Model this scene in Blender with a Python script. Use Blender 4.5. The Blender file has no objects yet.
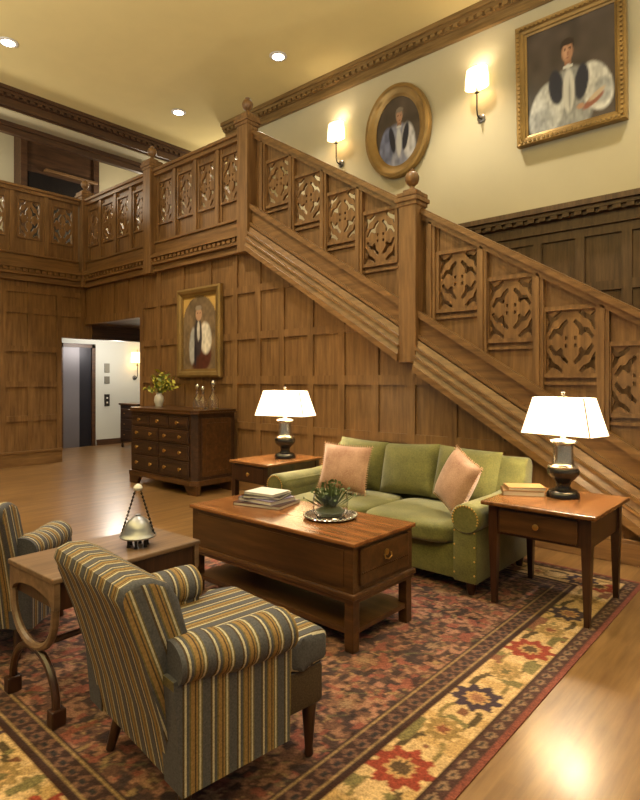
import bpy, bmesh, math, random
import numpy as np
from mathutils import Vector, Matrix
random.seed(7); rng = np.random.default_rng(7)
S = bpy.context.scene; COL = S.collection
PI = math.pi

# ------------------------------------------------------------------ materials
def srgb(r, g, b):
    f = lambda c: (c/255/12.92) if c/255 <= .04045 else ((c/255+.055)/1.055)**2.4
    return (f(r), f(g), f(b), 1)
def newmat(name):
    m = bpy.data.materials.new(name); m.use_nodes = True
    nt = m.node_tree; b = nt.nodes['Principled BSDF']
    return m, nt, b
def L(nt, a, b): nt.links.new(a, b)
def ramp(nt, stops, interp='LINEAR'):
    r = nt.nodes.new('ShaderNodeValToRGB'); r.color_ramp.interpolation = interp
    e = r.color_ramp.elements
    while len(e) < len(stops): e.new(0.5)
    for k, (p, c) in enumerate(stops): e[k].position = p; e[k].color = c
    return r
def coords(nt, scale=(1,1,1), rot=(0,0,0)):
    t = nt.nodes.new('ShaderNodeTexCoord'); mp = nt.nodes.new('ShaderNodeMapping')
    mp.inputs['Scale'].default_value = scale; mp.inputs['Rotation'].default_value = rot
    L(nt, t.outputs['Object'], mp.inputs['Vector']); return mp.outputs['Vector']
def noise(nt, vec, scale, detail=3, rough=.55):
    n = nt.nodes.new('ShaderNodeTexNoise'); n.inputs['Scale'].default_value = scale
    n.inputs['Detail'].default_value = detail; n.inputs['Roughness'].default_value = rough
    L(nt, vec, n.inputs['Vector']); return n.outputs['Fac']
def bump(nt, b, h, strength, dist=.01):
    n = nt.nodes.new('ShaderNodeBump'); n.inputs['Strength'].default_value = strength; n.inputs['Distance'].default_value = dist
    L(nt, h, n.inputs['Height']); L(nt, n.outputs['Normal'], b.inputs['Normal'])
def plain(name, col, rough=.5, metal=0, spec=.5, vary=.0):
    m, nt, b = newmat(name)
    b.inputs['Base Color'].default_value = col; b.inputs['Roughness'].default_value = rough
    b.inputs['Metallic'].default_value = metal; b.inputs['Specular IOR Level'].default_value = spec
    if vary:
        f = noise(nt, coords(nt), 3.0, 4)
        r = ramp(nt, [(.3, tuple(c*(1-vary) for c in col[:3])+(1,)), (.7, tuple(min(1,c*(1+vary)) for c in col[:3])+(1,))])
        L(nt, f, r.inputs['Fac']); L(nt, r.outputs['Color'], b.inputs['Base Color'])
    return m
def wood(name, dark, mid, light, axis='z', rough=.35, scale=1.0, spec=.5):
    m, nt, b = newmat(name)
    sc = {'x': (1.2, 14, 14), 'y': (14, 1.2, 14), 'z': (14, 14, 1.2)}[axis]
    v = coords(nt, tuple(s*scale for s in sc))
    f = noise(nt, v, 1.6, 6, .65)
    r = ramp(nt, [(.28, dark), (.5, mid), (.74, light)])
    L(nt, f, r.inputs['Fac']); L(nt, r.outputs['Color'], b.inputs['Base Color'])
    f2 = noise(nt, v, 7, 3)
    bump(nt, b, f2, .12, .004)
    b.inputs['Roughness'].default_value = rough; b.inputs['Specular IOR Level'].default_value = spec
    return m
OAK = [srgb(88,62,36), srgb(120,88,54), srgb(146,111,71)]
M = {}
M['oak'] = wood('oak_upright', *OAK, axis='z', rough=.42)
M['oak_x'] = wood('oak_along_x', *OAK, axis='x', rough=.3)
M['oak_y'] = wood('oak_along_y', *OAK, axis='y', rough=.42)
M['oak_dark'] = wood('dark_oak', srgb(56,38,22), srgb(82,58,36), srgb(104,76,48), axis='x', rough=.45)
M['oak_dark_y'] = wood('dark_oak_y', srgb(48,30,18), srgb(72,47,28), srgb(92,62,38), axis='y', rough=.45)
M['dado'] = wood('dado_oak', srgb(66,46,28), srgb(90,66,42), srgb(110,84,56), axis='z', rough=.45)
M['crown'] = wood('crown_oak', srgb(92,68,38), srgb(126,98,58), srgb(152,124,80), axis='x', rough=.35)
M['walnut'] = wood('mahogany_x', srgb(46,28,14), srgb(72,46,24), srgb(96,64,35), axis='x', rough=.28)
M['walnut_top'] = wood('mahogany_top', srgb(84,50,26), srgb(120,76,42), srgb(150,100,60), axis='x', rough=.22)
M['cherry'] = wood('cherry_y', srgb(72,44,22), srgb(106,68,36), srgb(134,92,54), axis='y', rough=.25)
M['darkwood'] = wood('dark_stained_wood', srgb(34,18,10), srgb(54,30,18), srgb(74,44,26), axis='z', rough=.3)
M['chestwood'] = wood('antique_walnut', srgb(30,19,13), srgb(52,33,22), srgb(74,49,33), axis='x', rough=.35)
M['greywood'] = wood('weathered_wood', srgb(86,66,50), srgb(112,88,68), srgb(136,110,88), axis='y', rough=.4)
M['cream'] = plain('cream_plaster', srgb(188,178,146), .85, vary=.02)
M['ceiling'] = plain('ceiling_plaster', srgb(222,204,144), .9, vary=.02)
M['hallwall'] = plain('hall_plaster', srgb(196,196,186), .8)
M['gold'] = plain('gilt', srgb(152,124,76), .42, .6, vary=.25)
M['brass'] = plain('brass', srgb(190,150,80), .3, .9)
M['silver'] = plain('silver', srgb(190,186,178), .22, .95)
M['bellmetal'] = plain('dull_silver', srgb(150,152,158), .36, .8)
M['pewter'] = plain('pewter', srgb(120,116,112), .3, .9)
M['black'] = plain('black_lacquer', srgb(30,27,26), .25)
M['iron'] = plain('iron', srgb(40,34,30), .45, .5)
M['leaf'] = plain('leaf_green', srgb(112,128,52), .55, vary=.35)
M['leafy'] = plain('leaf_yellow', srgb(188,178,66), .55, vary=.3)
M['moss'] = plain('moss_green', srgb(78,92,52), .7, vary=.4)
M['white'] = plain('white_paper', srgb(206,202,196), .6)
M['violet'] = plain('violet_cover', srgb(112,104,130), .4)
M['mag_dark'] = plain('dark_cover', srgb(70,44,42), .35)
M['tan'] = plain('tan_cover', srgb(150,116,72), .5)
M['buff'] = plain('buff_cover', srgb(122,90,54), .5)
M['steel'] = plain('steel_door', srgb(112,108,112), .45, .3)
M['steel_dark'] = plain('dark_steel_door', srgb(40,38,44), .4, .4)
M['plate'] = plain('plate_grey', srgb(120,116,104), .4, .4)
def glass(name, col=(1,1,1,1), rough=.02):
    m, nt, b = newmat(name)
    b.inputs['Base Color'].default_value = col; b.inputs['Transmission Weight'].default_value = 1
    b.inputs['Roughness'].default_value = rough; b.inputs['IOR'].default_value = 1.45
    return m
M['glass'] = glass('clear_glass')
def emis(name, col, strength):
    m, nt, b = newmat(name)
    b.inputs['Base Color'].default_value = col
    b.inputs['Emission Color'].default_value = col; b.inputs['Emission Strength'].default_value = strength
    return m
WARM = (1, .885, .70); LAMP = (1, .845, .60)
M['shade'] = emis('lit_lamp_shade', srgb(255,234,196), 2.4)
M['sconce_shade'] = emis('lit_sconce_shade', srgb(255,232,180), 2.6)
M['bulb'] = emis('lit_downlight', srgb(255,240,210), 14)
# floor planks running along Y
def floor_mat():
    m, nt, b = newmat('oak_floorboards')
    v = coords(nt, (1,1,1), (0,0,PI/2))
    br = nt.nodes.new('ShaderNodeTexBrick'); L(nt, v, br.inputs['Vector'])
    br.inputs['Scale'].default_value = 1; br.inputs['Brick Width'].default_value = 1.4; br.inputs['Row Height'].default_value = .085
    br.inputs['Mortar Size'].default_value = .0012; br.inputs['Bias'].default_value = 0
    br.inputs['Color1'].default_value = srgb(130,100,62); br.inputs['Color2'].default_value = srgb(146,114,73); br.inputs['Mortar'].default_value = srgb(132,104,68)
    br.offset = .37
    v2 = coords(nt, (16, 1.4, 1))
    f = noise(nt, v2, 1.5, 5, .6)
    r = ramp(nt, [(.3, srgb(196,180,160)), (.7, srgb(255,250,240))]); L(nt, f, r.inputs['Fac'])
    mx = nt.nodes.new('ShaderNodeMix'); mx.data_type = 'RGBA'; mx.blend_type = 'MULTIPLY'; mx.inputs[0].default_value = 1
    L(nt, br.outputs['Color'], mx.inputs[6]); L(nt, r.outputs['Color'], mx.inputs[7]); L(nt, mx.outputs[2], b.inputs['Base Color'])
    b.inputs['Roughness'].default_value = .38; b.inputs['Coat Weight'].default_value = .8; b.inputs['Coat Roughness'].default_value = .22
    return m
M['floor'] = floor_mat()
# striped upholstery; comp = which local axis the stripes step along
def stripe(name, comp, off=20.1, skew=0, period=.095):
    m, nt, b = newmat(name)
    t = nt.nodes.new('ShaderNodeTexCoord'); sx = nt.nodes.new('ShaderNodeSeparateXYZ'); L(nt, t.outputs['Object'], sx.inputs[0])
    k = nt.nodes.new('ShaderNodeMath'); k.operation = 'MULTIPLY_ADD'; k.inputs[1].default_value = skew
    L(nt, sx.outputs['Z'], k.inputs[0]); L(nt, sx.outputs[comp], k.inputs[2])
    d = nt.nodes.new('ShaderNodeMath'); d.operation = 'MULTIPLY_ADD'; d.inputs[1].default_value = 1/period; d.inputs[2].default_value = off
    L(nt, k.outputs[0], d.inputs[0])
    fr = nt.nodes.new('ShaderNodeMath'); fr.operation = 'FRACT'; L(nt, d.outputs[0], fr.inputs[0])
    slate, cream, gold, olive, brown = srgb(88,88,96), srgb(192,184,164), srgb(152,122,80), srgb(112,102,74), srgb(84,70,58)
    r = ramp(nt, [(0, slate), (.20, brown), (.27, cream), (.345, slate), (.44, olive), (.50, gold), (.63, brown), (.68, gold), (.74, olive), (.79, cream), (.86, olive), (.91, slate)], 'CONSTANT')
    L(nt, fr.outputs[0], r.inputs['Fac'])
    f = noise(nt, coords(nt, (1,1,1)), 160, 2)
    r2 = ramp(nt, [(.3, (.62,.62,.62,1)), (.7, (1,1,1,1))]); L(nt, f, r2.inputs['Fac'])
    mx = nt.nodes.new('ShaderNodeMix'); mx.data_type = 'RGBA'; mx.blend_type = 'MULTIPLY'; mx.inputs[0].default_value = 1
    L(nt, r.outputs['Color'], mx.inputs[6]); L(nt, r2.outputs['Color'], mx.inputs[7]); L(nt, mx.outputs[2], b.inputs['Base Color'])
    b.inputs['Roughness'].default_value = .8; b.inputs['Specular IOR Level'].default_value = .2
    bump(nt, b, f, .3, .003)
    return m
M['stripe_x'] = stripe('striped_fabric_across', 'X'); M['stripe_y'] = stripe('striped_fabric_along', 'Y', 20.2); M['stripe_s'] = stripe('striped_fabric_side', 'Y', 20.2, .36)
def fabric(name, dark, light, scale=90, sheen=.3):
    m, nt, b = newmat(name)
    v = coords(nt); f = noise(nt, v, scale, 3, .7); g = noise(nt, v, 7, 3)
    a = nt.nodes.new('ShaderNodeMath'); a.operation = 'ADD'; L(nt, f, a.inputs[0]); L(nt, g, a.inputs[1])
    h = nt.nodes.new('ShaderNodeMath'); h.operation = 'MULTIPLY'; h.inputs[1].default_value = .5; L(nt, a.outputs[0], h.inputs[0])
    r = ramp(nt, [(.34, dark), (.66, light)]); L(nt, h.outputs[0], r.inputs['Fac']); L(nt, r.outputs['Color'], b.inputs['Base Color'])
    b.inputs['Roughness'].default_value = .85; b.inputs['Sheen Weight'].default_value = sheen; b.inputs['Specular IOR Level'].default_value = .2
    bump(nt, b, f, .25, .004)
    return m
M['green'] = fabric('green_chenille', srgb(78,78,40), srgb(116,112,62))
M['pink'] = fabric('rose_weave', srgb(146,104,84), srgb(196,158,134), 120)
M['fringe'] = fabric('rose_fringe', srgb(170,124,94), srgb(214,180,150), 200)
def vcol(name, rough=.6, spec=.3, sheen=0, speck=0):
    m, nt, b = newmat(name)
    a = nt.nodes.new('ShaderNodeVertexColor'); a.layer_name = 'Col'
    out = a.outputs['Color']
    if speck:
        f = noise(nt, coords(nt), 120, 2)
        r = ramp(nt, [(.3, (1-speck,)*3+(1,)), (.7, (1,1,1,1))]); L(nt, f, r.inputs['Fac'])
        mx = nt.nodes.new('ShaderNodeMix'); mx.data_type = 'RGBA'; mx.blend_type = 'MULTIPLY'; mx.inputs[0].default_value = 1
        L(nt, out, mx.inputs[6]); L(nt, r.outputs['Color'], mx.inputs[7]); out = mx.outputs[2]
        bump(nt, b, f, .4, .004)
    L(nt, out, b.inputs['Base Color'])
    b.inputs['Roughness'].default_value = rough; b.inputs['Specular IOR Level'].default_value = spec; b.inputs['Sheen Weight'].default_value = sheen
    return m
M['rug'] = vcol('knotted_wool', .95, .1, .1, .45); M['canvas'] = vcol('oil_on_canvas', .4, .4)

# ------------------------------------------------------------------ mesh helpers
def BM(): return bmesh.new()
def box(bm, x0, x1, y0, y1, z0, z1, bev=0, seg=2):
    vs = [bm.verts.new((x, y, z)) for x in (x0, x1) for y in (y0, y1) for z in (z0, z1)]
    fs = [bm.faces.new([vs[i] for i in q]) for q in ((0,1,3,2),(4,6,7,5),(0,4,5,1),(2,3,7,6),(0,2,6,4),(1,5,7,3))]
    if bev:
        es = list({e for f in fs for e in f.edges})
        bmesh.ops.bevel(bm, geom=es, offset=bev, segments=seg, profile=.5, affect='EDGES')
    return vs
def prism(bm, poly, a0, a1, plane='xz'):
    """extrude a polygon along the axis its plane leaves out"""
    def P(u, v, a): return {'xz': (u, a, v), 'yz': (a, u, v), 'xy': (u, v, a)}[plane]
    A = [bm.verts.new(P(u, v, a0)) for u, v in poly]; B = [bm.verts.new(P(u, v, a1)) for u, v in poly]
    n = len(poly)
    bm.faces.new(A); bm.faces.new(B[::-1])
    for i in range(n): bm.faces.new((A[i], B[i], B[(i+1) % n], A[(i+1) % n]))
    return A + B
def lathe(bm, prof, c=(0,0,0), seg=24, sx=1, sy=1):
    rings = []
    for r, z in prof:
        if r < 1e-6: rings.append([bm.verts.new((c[0], c[1], c[2]+z))])
        else: rings.append([bm.verts.new((c[0]+sx*r*math.cos(2*PI*k/seg), c[1]+sy*r*math.sin(2*PI*k/seg), c[2]+z)) for k in range(seg)])
    for a, b in zip(rings, rings[1:]):
        for k in range(seg):
            k2 = (k+1) % seg
            if len(a) == 1 and len(b) == 1: continue
            if len(a) == 1: bm.faces.new((a[0], b[k], b[k2]))
            elif len(b) == 1: bm.faces.new((a[k], b[0], a[k2]))
            else: bm.faces.new((a[k], b[k], b[k2], a[k2]))
    for rg, flip in ((rings[0], 1), (rings[-1], 0)):
        if len(rg) > 2: bm.faces.new(rg[::-1] if flip else rg)
def tube(bm, pts, rad, seg=8, closed=False):
    pts = [Vector(p) for p in pts]; n = len(pts); rings = []
    rads = rad if isinstance(rad, (list, tuple)) else [rad]*n
    up = None
    for i in range(n):
        a = pts[(i-1) % n] if (closed or i) else pts[0]; b = pts[(i+1) % n] if (closed or i < n-1) else pts[-1]
        t = (b-a).normalized()
        if up is None: up = t.orthogonal().normalized()
        up = (up - t*up.dot(t)).normalized(); s = t.cross(up)
        rings.append([bm.verts.new(pts[i] + (up*math.cos(2*PI*k/seg)+s*math.sin(2*PI*k/seg))*rads[i]) for k in range(seg)])
    for i in range(n if closed else n-1):
        a, b = rings[i], rings[(i+1) % n]
        for k in range(seg): bm.faces.new((a[k], a[(k+1) % seg], b[(k+1) % seg], b[k]))
    if not closed: bm.faces.new(rings[0][::-1]); bm.faces.new(rings[-1])
def puff(bm, x0, x1, y0, y1, z0, z1, pw=4, n=10, mat=None):
    """a stuffed cushion: a box pushed towards a superellipsoid"""
    tmp = bmesh.new(); bmesh.ops.create_cube(tmp, size=2)
    bmesh.ops.subdivide_edges(tmp, edges=tmp.edges[:], cuts=n, use_grid_fill=True)
    c = Vector(((x0+x1)/2, (y0+y1)/2, (z0+z1)/2)); h = Vector(((x1-x0)/2, (y1-y0)/2, (z1-z0)/2))
    mp = {}
    for v in tmp.verts:
        p = v.co; q = (abs(p.x)**pw+abs(p.y)**pw+abs(p.z)**pw)**(1/pw)
        u = p/q; p2 = Vector((u.x*h.x, u.y*h.y, u.z*h.z))
        if mat: p2 = mat @ p2
        mp[v.index] = bm.verts.new(c+p2)
    for f in tmp.faces: bm.faces.new([mp[v.index] for v in f.verts])
    tmp.free()
def pillow(bm, w, h, t, n=14, pinch=.07, mat=Matrix.Identity(4)):
    """square knife-edge pillow standing in local XZ, thickness along Y"""
    top, bot = {}, {}
    for i in range(n+1):
        for j in range(n+1):
            u, v = 2*i/n-1, 2*j/n-1
            e = max(0, (1-u*u)*(1-v*v))**.42
            x = w/2*u*(1-pinch*(1-v*v)*abs(u)); z = h/2*v*(1-pinch*(1-u*u)*abs(v))
            edge = i in (0, n) or j in (0, n)
            top[i, j] = bm.verts.new(mat @ Vector((x, -t/2*e, z)))
            bot[i, j] = top[i, j] if edge else bm.verts.new(mat @ Vector((x, t/2*e, z)))
    for i in range(n):
        for j in range(n):
            for d, fl in ((top, 0), (bot, 1)):
                q = [d[i, j], d[i+1, j], d[i+1, j+1], d[i, j+1]]
                bm.faces.new(q[::-1] if fl else q)
def frame_sweep(bm, pts, normal_axis, prof):
    """mitred frame: pts = list of (u,v) loops handled outside"""
def rect_frame(bm, w, h, prof, y=0):
    """picture frame in XZ centred on 0; prof = (outset from opening, forward depth) pairs, forward = -Y"""
    loops = []
    for o, d in prof:
        loops.append([bm.verts.new((sx*(w/2+o), y-d, sz*(h/2+o))) for sx, sz in ((-1,-1),(1,-1),(1,1),(-1,1))])
    for a, b in zip(loops, loops[1:]+loops[:1]):
        for k in range(4): bm.faces.new((a[k], a[(k+1) % 4], b[(k+1) % 4], b[k]))
def oval_frame(bm, a, b, prof, seg=48):
    loops = []
    for o, d in prof: loops.append([bm.verts.new(((a+o)*math.cos(2*PI*k/seg), -d, (b+o)*math.sin(2*PI*k/seg))) for k in range(seg)])
    for p, q in zip(loops, loops[1:]+loops[:1]):
        for k in range(seg): bm.faces.new((p[k], p[(k+1) % seg], q[(k+1) % seg], q[k]))
def make(name, bm, mat, parent=None, smooth=False, loc=None):
    bmesh.ops.recalc_face_normals(bm, faces=bm.faces[:])
    me = bpy.data.meshes.new(name); bm.to_mesh(me); bm.free()
    if smooth:
        me.polygons.foreach_set('use_smooth', [True]*len(me.polygons))
        try: me.set_sharp_from_angle(angle=math.radians(40))
        except Exception: pass
    me.materials.append(mat if not isinstance(mat, str) else M[mat])
    o = bpy.data.objects.new(name, me); COL.objects.link(o)
    if parent: o.parent = parent
    if loc: o.location = loc
    return o
def tag(o, label, cat, group=None):
    o['label'] = label; o['category'] = cat
    if group: o['group'] = group
    return o
def thing(name, label, cat, loc=(0,0,0), rz=0, group=None):
    o = bpy.data.objects.new(name, None); COL.objects.link(o)
    o.location = loc; o.rotation_euler = (0, 0, rz); o.empty_display_size = .1
    return tag(o, label, cat, group)
def struct(name, bm, mat, parent=None, smooth=False):
    o = make(name, bm, mat, parent, smooth)
    if not parent: o['kind'] = 'structure'
    return o
def copy_tree(o, parent=None):
    c = o.copy(); COL.objects.link(c)
    if parent: c.parent = parent
    for ch in list(o.children): copy_tree(ch, c)
    return c

# ------------------------------------------------------------------ key planes (metres)
WY, LX, CY, ZC = 4.80, -9.80, 6.70, 6.05      # stair wall, left wall, cream wall, ceiling
ZF = 3.10                                     # gallery floor
SL = .63
def Ls(x): return 3.0 - SL*(x+5.31)           # underside line of the stair string

# ------------------------------------------------------------------ setting
b = BM(); box(b, -14, 4, -4, 9.5, -.1, 0); struct('floor', b, 'floor')
b = BM(); box(b, LX, 4, -4, 9.5, ZC, ZC+.15); struct('ceiling', b, 'ceiling')
# panelled wall under the landing and the stair
b = BM()
prism(b, [(-8.0,0), (-.52,0), (-5.40,3.055), (LX,3.055), (LX,2.38), (-8.0,2.38)], WY+.022, WY+.14)
stiles = [-7.955, -7.48, -6.88, -6.26, -5.72, -5.28, -4.87, -4.40, -3.94, -3.49, -3.05, -2.60, -2.14, -1.68, -1.2]
for i, x in enumerate(stiles):
    w = .045
    t0, t1 = min(3.055, Ls(x-w)+.02), min(3.055, Ls(x+w)+.02)
    prism(b, [(x-w,0), (x+w,0), (x+w,t1), (x-w,t0)], WY, WY+.04)
for x in (-9.3, -8.83, -8.4): box(b, x-.045, x+.045, WY, WY+.04, 2.38, 3.055)
for zc, hw in ((2.55,.045), (1.96,.045), (1.40,.05), (.82,.045), (.26,.04)):
    x1 = min(-.6, -5.31+(3.0-zc-hw)/SL)
    box(b, -8.0, x1, WY+.002, WY+.04, zc-hw, zc+hw)
box(b, LX, -8, WY+.002, WY+.02, 2.38, 2.5)
struct('wall_back', b, 'oak')
b = BM(); box(b, -8.0, -.75, WY-.02, WY+.0, 0, .16, .006); box(b, -8.0, -.72, WY-.026, WY, .16, .19, .005); struct('baseboard_back', b, 'oak_x')
# left panelled wall
b = BM()
prism(b, [(-4,0), (4.39,0), (4.39,2.13), (WY+.14,2.13), (WY+.14,3.055), (-4,3.055)], LX-.14, LX-.022, 'yz')
yy = [4.345, 3.88, 3.46, 3.0, 2.55]
for y in yy: box(b, LX-.04, LX, y-.045, y+.045, 0, 3.055)
box(b, LX-.02, LX, 4.72, WY, 2.13, 3.055)
for zc in (2.88, 2.54, 1.91, 1.33, .77): box(b, LX-.04, LX-.002, -4, 4.39 if zc < 2.2 else WY, zc-.045, zc+.045)
box(b, LX-.02, LX-.001, 4.39, 4.72, 2.13, 2.25)
struct('wall_left', b, 'oak')
b = BM(); box(b, LX, LX+.02, -4, 4.39, 0, .20, .006); box(b, LX, LX+.03, -4, 4.39, .20, .24, .006); struct('baseboard_left', b, 'oak_y')
# header over the hall opening, dark soffit of the landing
b = BM(); box(b, LX-.14, LX, WY+.14, 7.2, 2.13, 2.4); struct('trim_1', b, 'oak_dark_y')
b = BM()
prism(b, [(LX,WY+.14), (-5.42,WY+.14), (-5.42,CY), (-8.0,CY), (-8.0,9.3), (LX,9.3)], 2.38, ZF, 'xy')
struct('landing_floor', b, 'oak_dark')
# gallery floor beyond the left wall
b = BM(); box(b, -12.6, LX-.14, -4, 9.3, 2.86, ZF); struct('gallery_floor', b, 'oak_dark_y')
# alcove side wall under the landing (behind the chest wall)
b = BM(); box(b, -8.0, -7.86, WY+.14, 7.2, 0, 2.38); struct('wall_alcove', b, 'hallwall')
b = BM(); box(b, -14, -7.86, 7.2, 7.34, 0, 2.86); struct('wall_hall', b, 'hallwall')
b = BM(); box(b, -11.84, -11.7, 3.5, 7.2, 0, 2.86); struct('wall_hall_far', b, 'hallwall')
b = BM(); box(b, -11.7, -11.67, 5.98, 7.2, 0, .12); struct('baseboard_hall', b, 'oak_dark_y')
b = BM(); box(b, -11.7, LX-.14, 3.36, 3.5, 0, 2.86); struct('wall_hall_near', b, 'hallwall')
# cream wall, its return and the far end of the landing
b = BM()
box(b, -8.05, 4, CY, CY+.15, 0, ZC); box(b, -8.05, -7.9, CY+.15, 9.3, ZF, ZC)
struct('wall_right', b, 'cream')
b = BM(); box(b, -12.6, -7.9, 9.3, 9.45, ZF, 6.9); struct('wall_landing_end', b, 'cream')
# crown moulding of the cream wall with dentils
def crown(bm, axis, lo, hi, at, sgn, z1, step=.11):
    bands = [(0,.06,.16), (.06,.105,.125), (.105,.15,.085), (.15,.24,.045), (.24,.28,.06)]
    for a, c, d in bands:
        if axis == 'x': box(bm, lo, hi, min(at, at+sgn*d), max(at, at+sgn*d), z1-c, z1-a)
        else: box(bm, min(at, at+sgn*d), max(at, at+sgn*d), lo, hi, z1-c, z1-a)
    n = int((hi-lo)/step)
    for k in range(n):
        p = lo+(k+.5)*step
        if axis == 'x': box(bm, p-step*.3, p+step*.3, min(at, at+sgn*.12), max(at, at+sgn*.12), z1-.148, z1-.107)
        else: box(bm, min(at, at+sgn*.12), max(at, at+sgn*.12), p-step*.3, p+step*.3, z1-.148, z1-.107)
b = BM(); crown(b, 'x', -8.2, 4, CY, -1, ZC); struct('trim_2', b, 'crown')
# dark dado with dentilled cap behind the stair
b = BM()
box(b, -4.9, 4, CY-.03, CY, 0, 3.2)
for k in range(20):
    x = -4.9+k*.47; box(b, x, x+.1, CY-.06, CY-.03, 0, 3.08)
for z in (.3, 1.0, 1.7, 2.42, 3.03): box(b, -4.9, 4, CY-.058, CY-.03, z-.05, z+.05)
struct('wall_dado', b, 'dado')
b = BM(); crown(b, 'x', -4.95, 4, CY-.03, -1, 3.36, .13); struct('trim_3', b, 'dado')
# gallery opening on the left: beam, plaster band, lintel and what lies behind
b = BM(); crown(b, 'y', -4, 7.2, LX, 1, ZC, .12); box(b, LX-.3, LX, -4, 7.2, ZC-.3, ZC); struct('trim_4', b, 'oak_dark_y')
b = BM(); box(b, LX-.46, LX-.301, -4, 7.2, 5.75, ZC); box(b, LX-.46, LX-.02, -4, 7.2, 5.735, 5.75); struct('wall_bulkhead', b, 'cream')
b = BM(); box(b, LX-.56, LX-.46, -4, 7.2, 5.56, 6.9); box(b, LX-.46, LX-.43, -4, 7.2, 5.66, 5.735); struct('trim_5', b, 'oak_dark_y')
b = BM(); box(b, -12.6, LX-.56, -4, 9.3, 6.9, 7.0); struct('ceiling_gallery', b, 'cream')
b = BM(); box(b, -12.5, -12.3, -4, 9.3, ZF, 6.9); struct('wall_gallery', b, 'cream')
b = BM(); box(b, -12.3, -12.0, 4.54, 6.17, ZF, 6.9); box(b, -12.0, -11.94, 4.54, 4.66, ZF, 6.9); box(b, -12.0, -11.94, 6.05, 6.17, ZF, 6.9); struct('trim_6', b, 'oak_dark_y')
b = BM(); box(b, -12.0, -11.88, 5.0, 6.12, 5.66, 5.72, .01); struct('trim_9', b, 'oak_y')
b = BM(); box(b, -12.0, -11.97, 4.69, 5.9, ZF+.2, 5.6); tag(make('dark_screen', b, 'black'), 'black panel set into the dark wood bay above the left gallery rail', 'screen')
# landing cornice (front edge) and left gallery cornice
def ledge(bm, axis, lo, hi, at, sgn):
    for z0, z1, d in ((3.02,3.06,.05), (3.06,3.12,.03), (3.12,3.16,.075), (3.16,3.22,.055), (3.22,3.27,.10), (3.27,3.30,.06)):
        if axis == 'x': box(bm, lo, hi, min(at+.12*-sgn, at+sgn*d), max(at+.12*-sgn, at+sgn*d), z0, z1)
        else: box(bm, min(at+.12*-sgn, at+sgn*d), max(at+.12*-sgn, at+sgn*d), lo, hi, z0, z1)
    n = int((hi-lo)/.1)
    for k in range(n):
        p = lo+(k+.5)*.1
        if axis == 'x': box(bm, p-.03, p+.03, at-.085, at, 3.165, 3.215)
        else: box(bm, at, at+.085, p-.03, p+.03, 3.165, 3.215)
b = BM(); ledge(b, 'x', LX, -5.36, WY, -1); struct('trim_7', b, 'oak_x')
b = BM(); ledge(b, 'y', -4, WY, LX, 1); struct('trim_8', b, 'oak_y')

# ------------------------------------------------------------------ pierced tracery (unit panel, shared)
def tracery_mesh(name, w, h, th, mat):
    cu = bpy.data.curves.new('tmp_curve', 'CURVE'); cu.dimensions = '2D'; cu.fill_mode = 'BOTH'; cu.extrude = th/2
    def spl(pts):
        s = cu.splines.new('POLY'); s.points.add(len(pts)-1); s.use_cyclic_u = True
        for p, (x, y) in zip(s.points, pts): p.co = (x*w/2, y*h/2, 0, 1)
    spl([(-1,-1), (1,-1), (1,1), (-1,1)])
    def star(c, arms, hw):
        """a pierced hole of several tapering arms meeting at c"""
        c = Vector(c); arms = [[Vector(p) for p in a] for a in arms]
        arms.sort(key=lambda a: math.atan2(a[0].y-c.y, a[0].x-c.x) % (2*PI)); out = []
        for a in arms:
            pts = [c+(a[0]-c).normalized()*hw]+a; n_ = []
            for k in range(len(pts)):
                d = (pts[min(k+1, len(pts)-1)]-pts[max(k-1, 0)]).normalized(); n_.append(Vector((-d.y, d.x)))
            ws = [hw]*(len(pts)-1)+[hw*.75]
            out += [p-n*w for p, n, w in zip(pts, n_, ws)]+[p+n*w for p, n, w in zip(pts[::-1], n_[::-1], ws[::-1])]
        return out
    for sx in (-1, 1):
        for sy in (-1, 1):
            for c, arms, hw in (((-.74,.66), [[(-.52,.74), (-.33,.88)], [(-.92,.86)], [(-.80,.50), (-.92,.33)]], .074),
                                ((-.40,.32), [[(-.30,.48), (-.12,.62)], [(-.60,.33), (-.79,.10)], [(-.33,.19)]], .08)):
                spl([(-sx*x, sy*y) for x, y in star(c, arms, hw)])
            spl([(sx*x, sy*y) for x, y in ((.12,.06), (.22,.06), (.22,.17), (.12,.17))])
    ob = bpy.data.objects.new('tmp_obj', cu); COL.objects.link(ob)
    dg = bpy.context.evaluated_depsgraph_get(); me = bpy.data.meshes.new_from_object(ob.evaluated_get(dg))
    me.name = name; me.transform(Matrix.Rotation(PI/2, 4, 'X'))
    bpy.data.objects.remove(ob); bpy.data.curves.remove(cu)
    me.materials.clear(); me.materials.append(M[mat]); return me
TR_STAIR = tracery_mesh('tracery', .43, .56, .03, 'oak')
TR_GAL = tracery_mesh('tracery', .36, .64, .03, 'oak')
def add_tracery(me, parent, loc, rz=0):
    o = bpy.data.objects.new('tracery', me); COL.objects.link(o); o.parent = parent; o.location = loc; o.rotation_euler = (0,0,rz)
    return o
def rim(bm, cx, cz, w, h, y0, y1, t=.03):
    """square moulding frame around an opening, in XZ"""
    box(bm, cx-w/2-t, cx+w/2+t, y0, y1, cz+h/2, cz+h/2+t); box(bm, cx-w/2-t, cx+w/2+t, y0, y1, cz-h/2-t, cz-h/2)
    box(bm, cx-w/2-t, cx-w/2, y0, y1, cz-h/2, cz+h/2); box(bm, cx+w/2, cx+w/2+t, y0, y1, cz-h/2, cz+h/2)
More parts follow.
